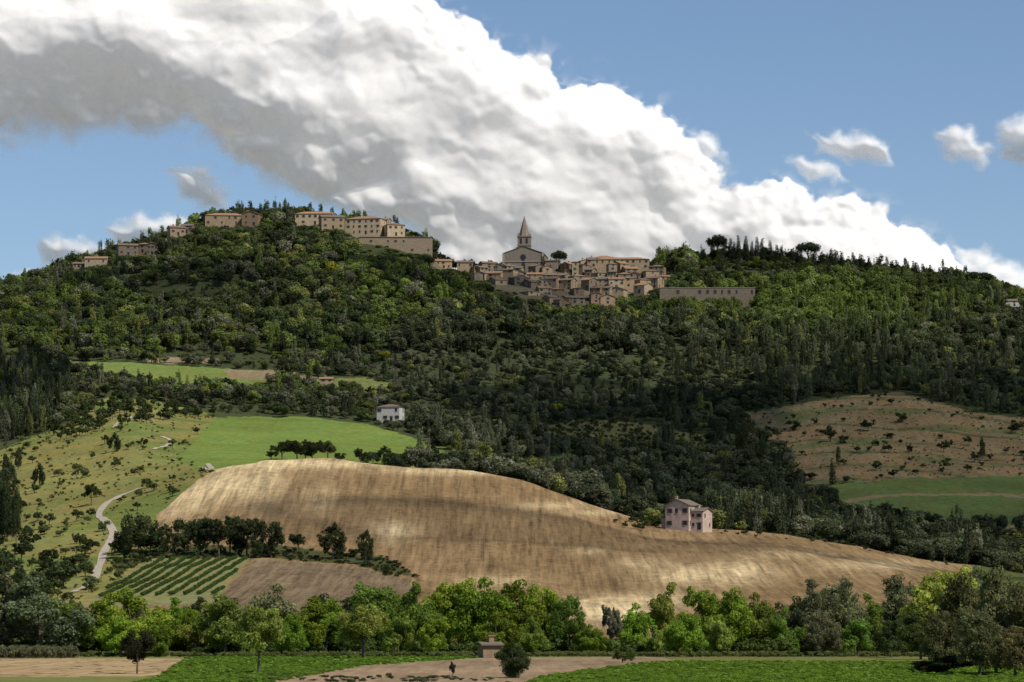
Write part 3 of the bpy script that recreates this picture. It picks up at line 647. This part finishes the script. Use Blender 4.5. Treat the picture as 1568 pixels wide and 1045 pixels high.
tpx('oak_tree',nearM,210,960,1036,64,(.05,.052,.03),d=345)
tpx('oak_tree',lowM,788,976,1043,64,(.075,.095,.04),d=322)
tpx('hawthorn_bush',lowM,953,986,1020,38,(.09,.13,.04),d=430)
tpx('broadleaf_tree',lowM,1410,930,1016,84,(.07,.105,.035),d=460)
tpx('broadleaf_tree',lowM,1365,940,1010,60,(.08,.11,.04),d=480)
for x,yt,wp,d in((1470,872,105,372),(1525,862,110,340),(1580,878,110,335),(1500,920,95,332),(1555,945,90,325),(1440,925,80,360)):
    tpx('broadleaf_tree',lowM,x,yt,0,wp,(.12,.125,.06),d=d)
tpx('hawthorn_bush',lowM,1445,1000,1040,110,(.05,.065,.03),d=345)
tpx('hawthorn_bush',lowM,340,975,1010,64,(.07,.09,.035),d=500)
tpx('pollard_stump',nearM,693,1014,1044,14,(.05,.05,.03),d=318)

def area(name,pts_fn,cnt,hm,wm,tint,kind='shrub'):
    x,d=pts_fn(cnt);z=gz(x,d);m=len(x);H=hm*R.uniform(.6,1.25,m)
    scatter(name,np.stack([(x-CX)/F*d,d,z-.05],1),H,wm*R.uniform(.7,1.3,m),R.choice(KI[kind],m),np.array(tint)*R.uniform(.7,1.3,(m,1)))
area('hedgerow_undergrowth',lambda c:(R.uniform(-200,1760,c),R.uniform(512,560,c)),700,3.0,3.6,(.10,.14,.04))
area('tall_grass',lambda c:(R.uniform(-200,1760,c),R.uniform(488,512,c)),2600,.9,1.0,(.15,.175,.06))
area('reeds',lambda c:(R.uniform(-200,115,c),R.uniform(470,505,c)),900,2.0,1.3,(.15,.155,.08))
def inside(poly):
    def f(c):
        d=1/R.uniform(1/520.,1/290.,c*6);x=R.uniform(-200,1760,c*6);k=inpoly(x,ypx(0,d),poly);return x[k][:c],d[k][:c]
    return f
area('crop_plants',inside([(1010,1013),(1400,1014),(1760,1016),(1760,1060),(780,1060),(830,1036)]),6000,.4,.8,(.17,.27,.04))
area('crop_plants',inside([(285,1008),(400,1004),(740,1001),(735,1008),(560,1020),(420,1045),(200,1050),(245,1036)]),3200,.4,.8,(.16,.26,.04))
area('field_weeds',inside([(380,1034),(700,1038),(800,1046),(380,1047)]),260,.5,1.0,(.09,.11,.05))
area('dry_weeds',inside([(-200,1010),(285,1010),(240,1036),(-200,1042)]),160,.12,1.3,(.22,.18,.09))
VP=[]
for xr in np.arange(-128,-68,3.6):
    for dd in np.arange(835,1005,.8):
        X=xr+(dd-920)*.03;xp=CX+X/dd*F;zz=float(gz(xp,dd)[0]);yy=ypx(zz,dd)
        VP.append((X+R.uniform(-.12,.12),dd+R.uniform(-.3,.3),zz,xp,yy))
VP=np.array(VP);k=inpoly(VP[:,3],VP[:,4],[(125,928),(238,857),(380,855),(328,920),(300,932)]);VP=VP[k];m=len(VP)
if m: scatter('vineyard_rows',VP[:,:3],R.uniform(1.2,1.7,m),R.uniform(.9,1.3,m),R.choice(KI['shrub'],m),np.array((.08,.13,.035))*R.uniform(.7,1.3,(m,1)))

# ---------------------------------------------------------------- clouds (relief bank ~9 km away, lit by the sun plus an added glow)
gx=np.arange(-420,2000,1.7);gy=np.arange(-160,480,1.7)
YY,GX=np.meshgrid(gy,gx,indexing='ij')
wx=GX+(fbm(GX/60,YY/60,6,90,.55)-.5)*40;wy=YY+(fbm(GX/60+9,YY/60,6,95,.55)-.5)*40
MAIN=[(-700,-500),(560,-500),(628,-15),(668,38),(725,50),(775,92),(830,105),(862,142),(912,124),(965,150),(1005,170),(1035,205),(1060,238),(1078,262),(1095,300),(1150,300),(1195,300),(1235,336),(1300,318),(1350,332),(1400,360),(1440,398),(1470,420),(1480,480),(640,480),(655,392),(600,352),(520,322),(455,300),(390,272),(330,238),(300,210),(170,205),(120,222),(0,226),(-700,240)]
OTH=[[(165,352),(215,332),(240,336),(285,330),(305,350),(240,376),(185,382)],[(60,372),(80,364),(110,366),(175,380),(185,398),(120,410),(70,405)],[(15,425),(60,408),(100,416),(80,440),(20,440)],
[(262,262),(314,258),(345,290),(352,322),(310,320),(272,300)],[(1236,204),(1270,212),(1300,205),(1362,220),(1364,252),(1300,246),(1246,236)],[(1208,240),(1270,247),(1300,274),(1240,278)],[(1430,204),(1480,199),(1514,233),(1506,256),(1446,240)],[(1526,188),(1600,180),(1640,247),(1560,252),(1530,237)],
[(1058,202),(1100,209),(1108,246),(1070,242)],[(1460,380),(1500,378),(1530,403),(1600,416),(1700,426),(1700,480),(1460,480)]]
f=sdf(wx,wy,MAIN)
fo=np.full(f.shape,-1e9)
ox_=GX+(fbm(GX/22,YY/22,4,190,.55)-.5)*20;oy_=YY+(fbm(GX/22+9,YY/22,4,195,.55)-.5)*16
for p in OTH: fo=np.maximum(fo,sdf(ox_,oy_,p))
bil=np.zeros(f.shape);tot=0
for i,(sz,am) in enumerate([(130,1),(70,.55),(38,.3),(20,.15),(11,.07)]):
    ux=(wx*.5+GX*.5+(fbm(GX/sz,YY/sz,2,30+i)-.5)*sz*.9)/sz;uy=(wy*.5+YY*.5+(fbm(GX/sz+5,YY/sz,2,40+i)-.5)*sz*.9)/sz
    wv=np.clip(1-worley(ux,uy*1.15,i*3.3)**2,0,1);bil+=am*wv;tot+=am
bil/=tot
fb=fbm(wx/170,wy/110,6,77,.5)
f1=f+(bil-.60)*58+(fb-.5)*30
f2=fo+(bil-.6)*10+(fbm(GX/18,YY/14,4,7)-.5)*18+3
soft=np.clip((YY-GX*.42)/140,0,1)
wdt=13+45*soft
def sst(t): t=np.clip(t,0,1);return t*t*(3-2*t)
wisp=fbm(wx/20+wy/70,wy/13,5,17,.5)
alpha=sst((f1+4+(wisp-.5)*22*(1-.5*soft))/wdt)
alpha=np.maximum(alpha,sst((f2+3)/22)*.85*(.5+.7*wisp))
alpha=np.maximum(alpha,sst((f1+34)/60)*.28*sst((wisp-.42)*5)*(1-.6*soft))
ff=np.maximum(f1,f2)
Hb=75*(1-np.exp(-np.clip(ff,0,None)/60))
def ridge(x0,y0,x1,y1,w,a):
    dx=x1-x0;dy=y1-y0;t=np.clip(((GX-x0)*dx+(YY-y0)*dy)/(dx*dx+dy*dy),0,1)
    dist=np.hypot(GX-x0-t*dx,YY-y0-t*dy);return a*np.exp(-(dist/w)**2)
Hb+=ridge(-400,50,190,85,80,74)+ridge(190,85,420,130,60,26)+ridge(480,150,800,240,80,26)+ridge(560,40,820,150,60,20)+ridge(860,190,1010,260,60,25)+ridge(330,20,520,40,55,20)
Hb+=(fb-.5)*80
edge=.22+.9*np.exp(-np.clip(f,0,None)/55)*(1-soft)
H1=Hb+(bil-.4)*60*np.clip(edge+.5*np.clip(fbm(GX/150,YY/110,3,5)-.5,0,1)*3,0,1.1)
def sm(A,k): return smooth(smooth(A,0,k),1,k)
Hd=sm(H1,9);Hs=sm(Hb+(bil-.4)*22,41)
def cloudmat(name,em):
    m_cl,nt,ns,lk=mat(name)
    out=N(ns,'ShaderNodeOutputMaterial');dfu=N(ns,'ShaderNodeBsdfDiffuse');tl_=N(ns,'ShaderNodeBsdfTranslucent');tp=N(ns,'ShaderNodeBsdfTransparent')
    dfu.inputs[0].default_value=(.88,.86,.84,1);tl_.inputs[0].default_value=(.9,.9,.9,1)
    mx0=N(ns,'ShaderNodeMixShader');mx0.inputs[0].default_value=.22;lk.new(dfu.outputs[0],mx0.inputs[1]);lk.new(tl_.outputs[0],mx0.inputs[2])
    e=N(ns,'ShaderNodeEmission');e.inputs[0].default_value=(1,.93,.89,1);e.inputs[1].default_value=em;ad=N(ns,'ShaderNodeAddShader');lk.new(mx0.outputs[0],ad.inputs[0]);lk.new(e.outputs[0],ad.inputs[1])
    al=N(ns,'ShaderNodeAttribute',attribute_name='cover');mx1=N(ns,'ShaderNodeMixShader');lk.new(al.outputs['Fac'],mx1.inputs[0]);lk.new(tp.outputs[0],mx1.inputs[1]);lk.new(ad.outputs[0],mx1.inputs[2]);lk.new(mx1.outputs[0],out.inputs[0])
    m_cl.cycles.emission_sampling='NONE'
    return m_cl
m_cl=cloudmat('cloud',.13)   # added glow standing in for light scattered inside the cloud
nr,nc=GX.shape;I=np.arange(nr*nc).reshape(nr,nc)
Q0=np.stack([I[:-1,:-1],I[1:,:-1],I[1:,1:],I[:-1,1:]],-1)
cb=bpy.data.objects.new('cloud_bank',None);scene.collection.objects.link(cb)
def sheet(name,H,al,dist):
    am_=np.maximum(np.maximum(al[:-1,:-1],al[1:,:-1]),np.maximum(al[1:,1:],al[:-1,1:]))>0.004
    Yd=dist-H*1.4;Xc=(GX-CX)/F*dist;Zc=CH+(HY-YY)/F*dist
    me=fastmesh(name,np.stack([Xc,Yd,Zc],-1).reshape(-1,3),Q0[am_],[m_cl],True);attr(me,'cover',al);new_obj(name,me,cb)
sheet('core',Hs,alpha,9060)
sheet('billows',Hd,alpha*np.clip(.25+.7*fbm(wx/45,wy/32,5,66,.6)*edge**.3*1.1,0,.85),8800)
import bmesh
def shade_cloud(X,Y,Z,rx,ry,seed,cover=.7):  # unseen clouds added up the sun ray to cast shade on the slopes
    bm=bmesh.new();bmesh.ops.create_icosphere(bm,subdivisions=6,radius=1)
    P=np.array([v.co[:] for v in bm.verts])
    nn=fbm(P[:,0]*2+P[:,2]+seed,P[:,1]*2-P[:,2],5,seed,.6)
    P=P*(.55+.85*nn)[:,None]
    for v,p in zip(bm.verts,P): v.co=(p[0]*rx,p[1]*ry,p[2]*70 if p[2]>0 else p[2]*18)
    me=bpy.data.meshes.new('cloud');bm.to_mesh(me);bm.free()
    for p in me.polygons: p.use_smooth=True
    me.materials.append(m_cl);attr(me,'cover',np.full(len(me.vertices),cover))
    o=new_obj('cloud',me);k=(950-Z)/SUN.z;o.location=Vector((X,Y,Z))+SUN*k
shade_cloud(235,1600,130,220,290,3,.38)
shade_cloud(80,1740,150,90,120,5,.34)
shade_cloud(-300,1700,140,80,120,8,.38)
shade_cloud(-30,2110,210,75,70,12,.30)
shade_cloud(190,1010,30,75,50,15,.18)
shade_cloud(10,1060,40,90,45,19,.14)
shade_cloud(-230,2060,190,50,40,22,.28)

# ---------------------------------------------------------------- light, world, camera
w=bpy.data.worlds.new('World');scene.world=w;w.use_nodes=True;wn=w.node_tree
bg=wn.nodes['Background'];sk=wn.nodes.new('ShaderNodeTexSky');sk.sky_type='NISHITA';sk.sun_disc=False
sk.sun_elevation=math.asin(SUN.z);sk.sun_rotation=math.atan2(SUN.x,SUN.y);sk.altitude=1700;sk.air_density=1.0;sk.dust_density=.8;sk.ozone_density=3.0
wn.links.new(sk.outputs[0],bg.inputs[0]);bg.inputs[1].default_value=.1
sl=bpy.data.lights.new('sun','SUN');sl.energy=4.6;sl.angle=math.radians(.5);sl.color=(1,.94,.84)
so=bpy.data.objects.new('sun',sl);scene.collection.objects.link(so);so.rotation_euler=(-SUN).to_track_quat('-Z','Y').to_euler()
cam=bpy.data.cameras.new('camera');co=bpy.data.objects.new('camera',cam);scene.collection.objects.link(co)
co.location=(0,0,CH);co.rotation_euler=(math.pi/2,0,0);cam.sensor_width=36;cam.lens=F/1568*36;cam.shift_y=(HY-522.5)/1568;cam.clip_start=1;cam.clip_end=40000
scene.camera=co
scene.view_settings.view_transform='Standard';scene.view_settings.look='None';scene.view_settings.exposure=0
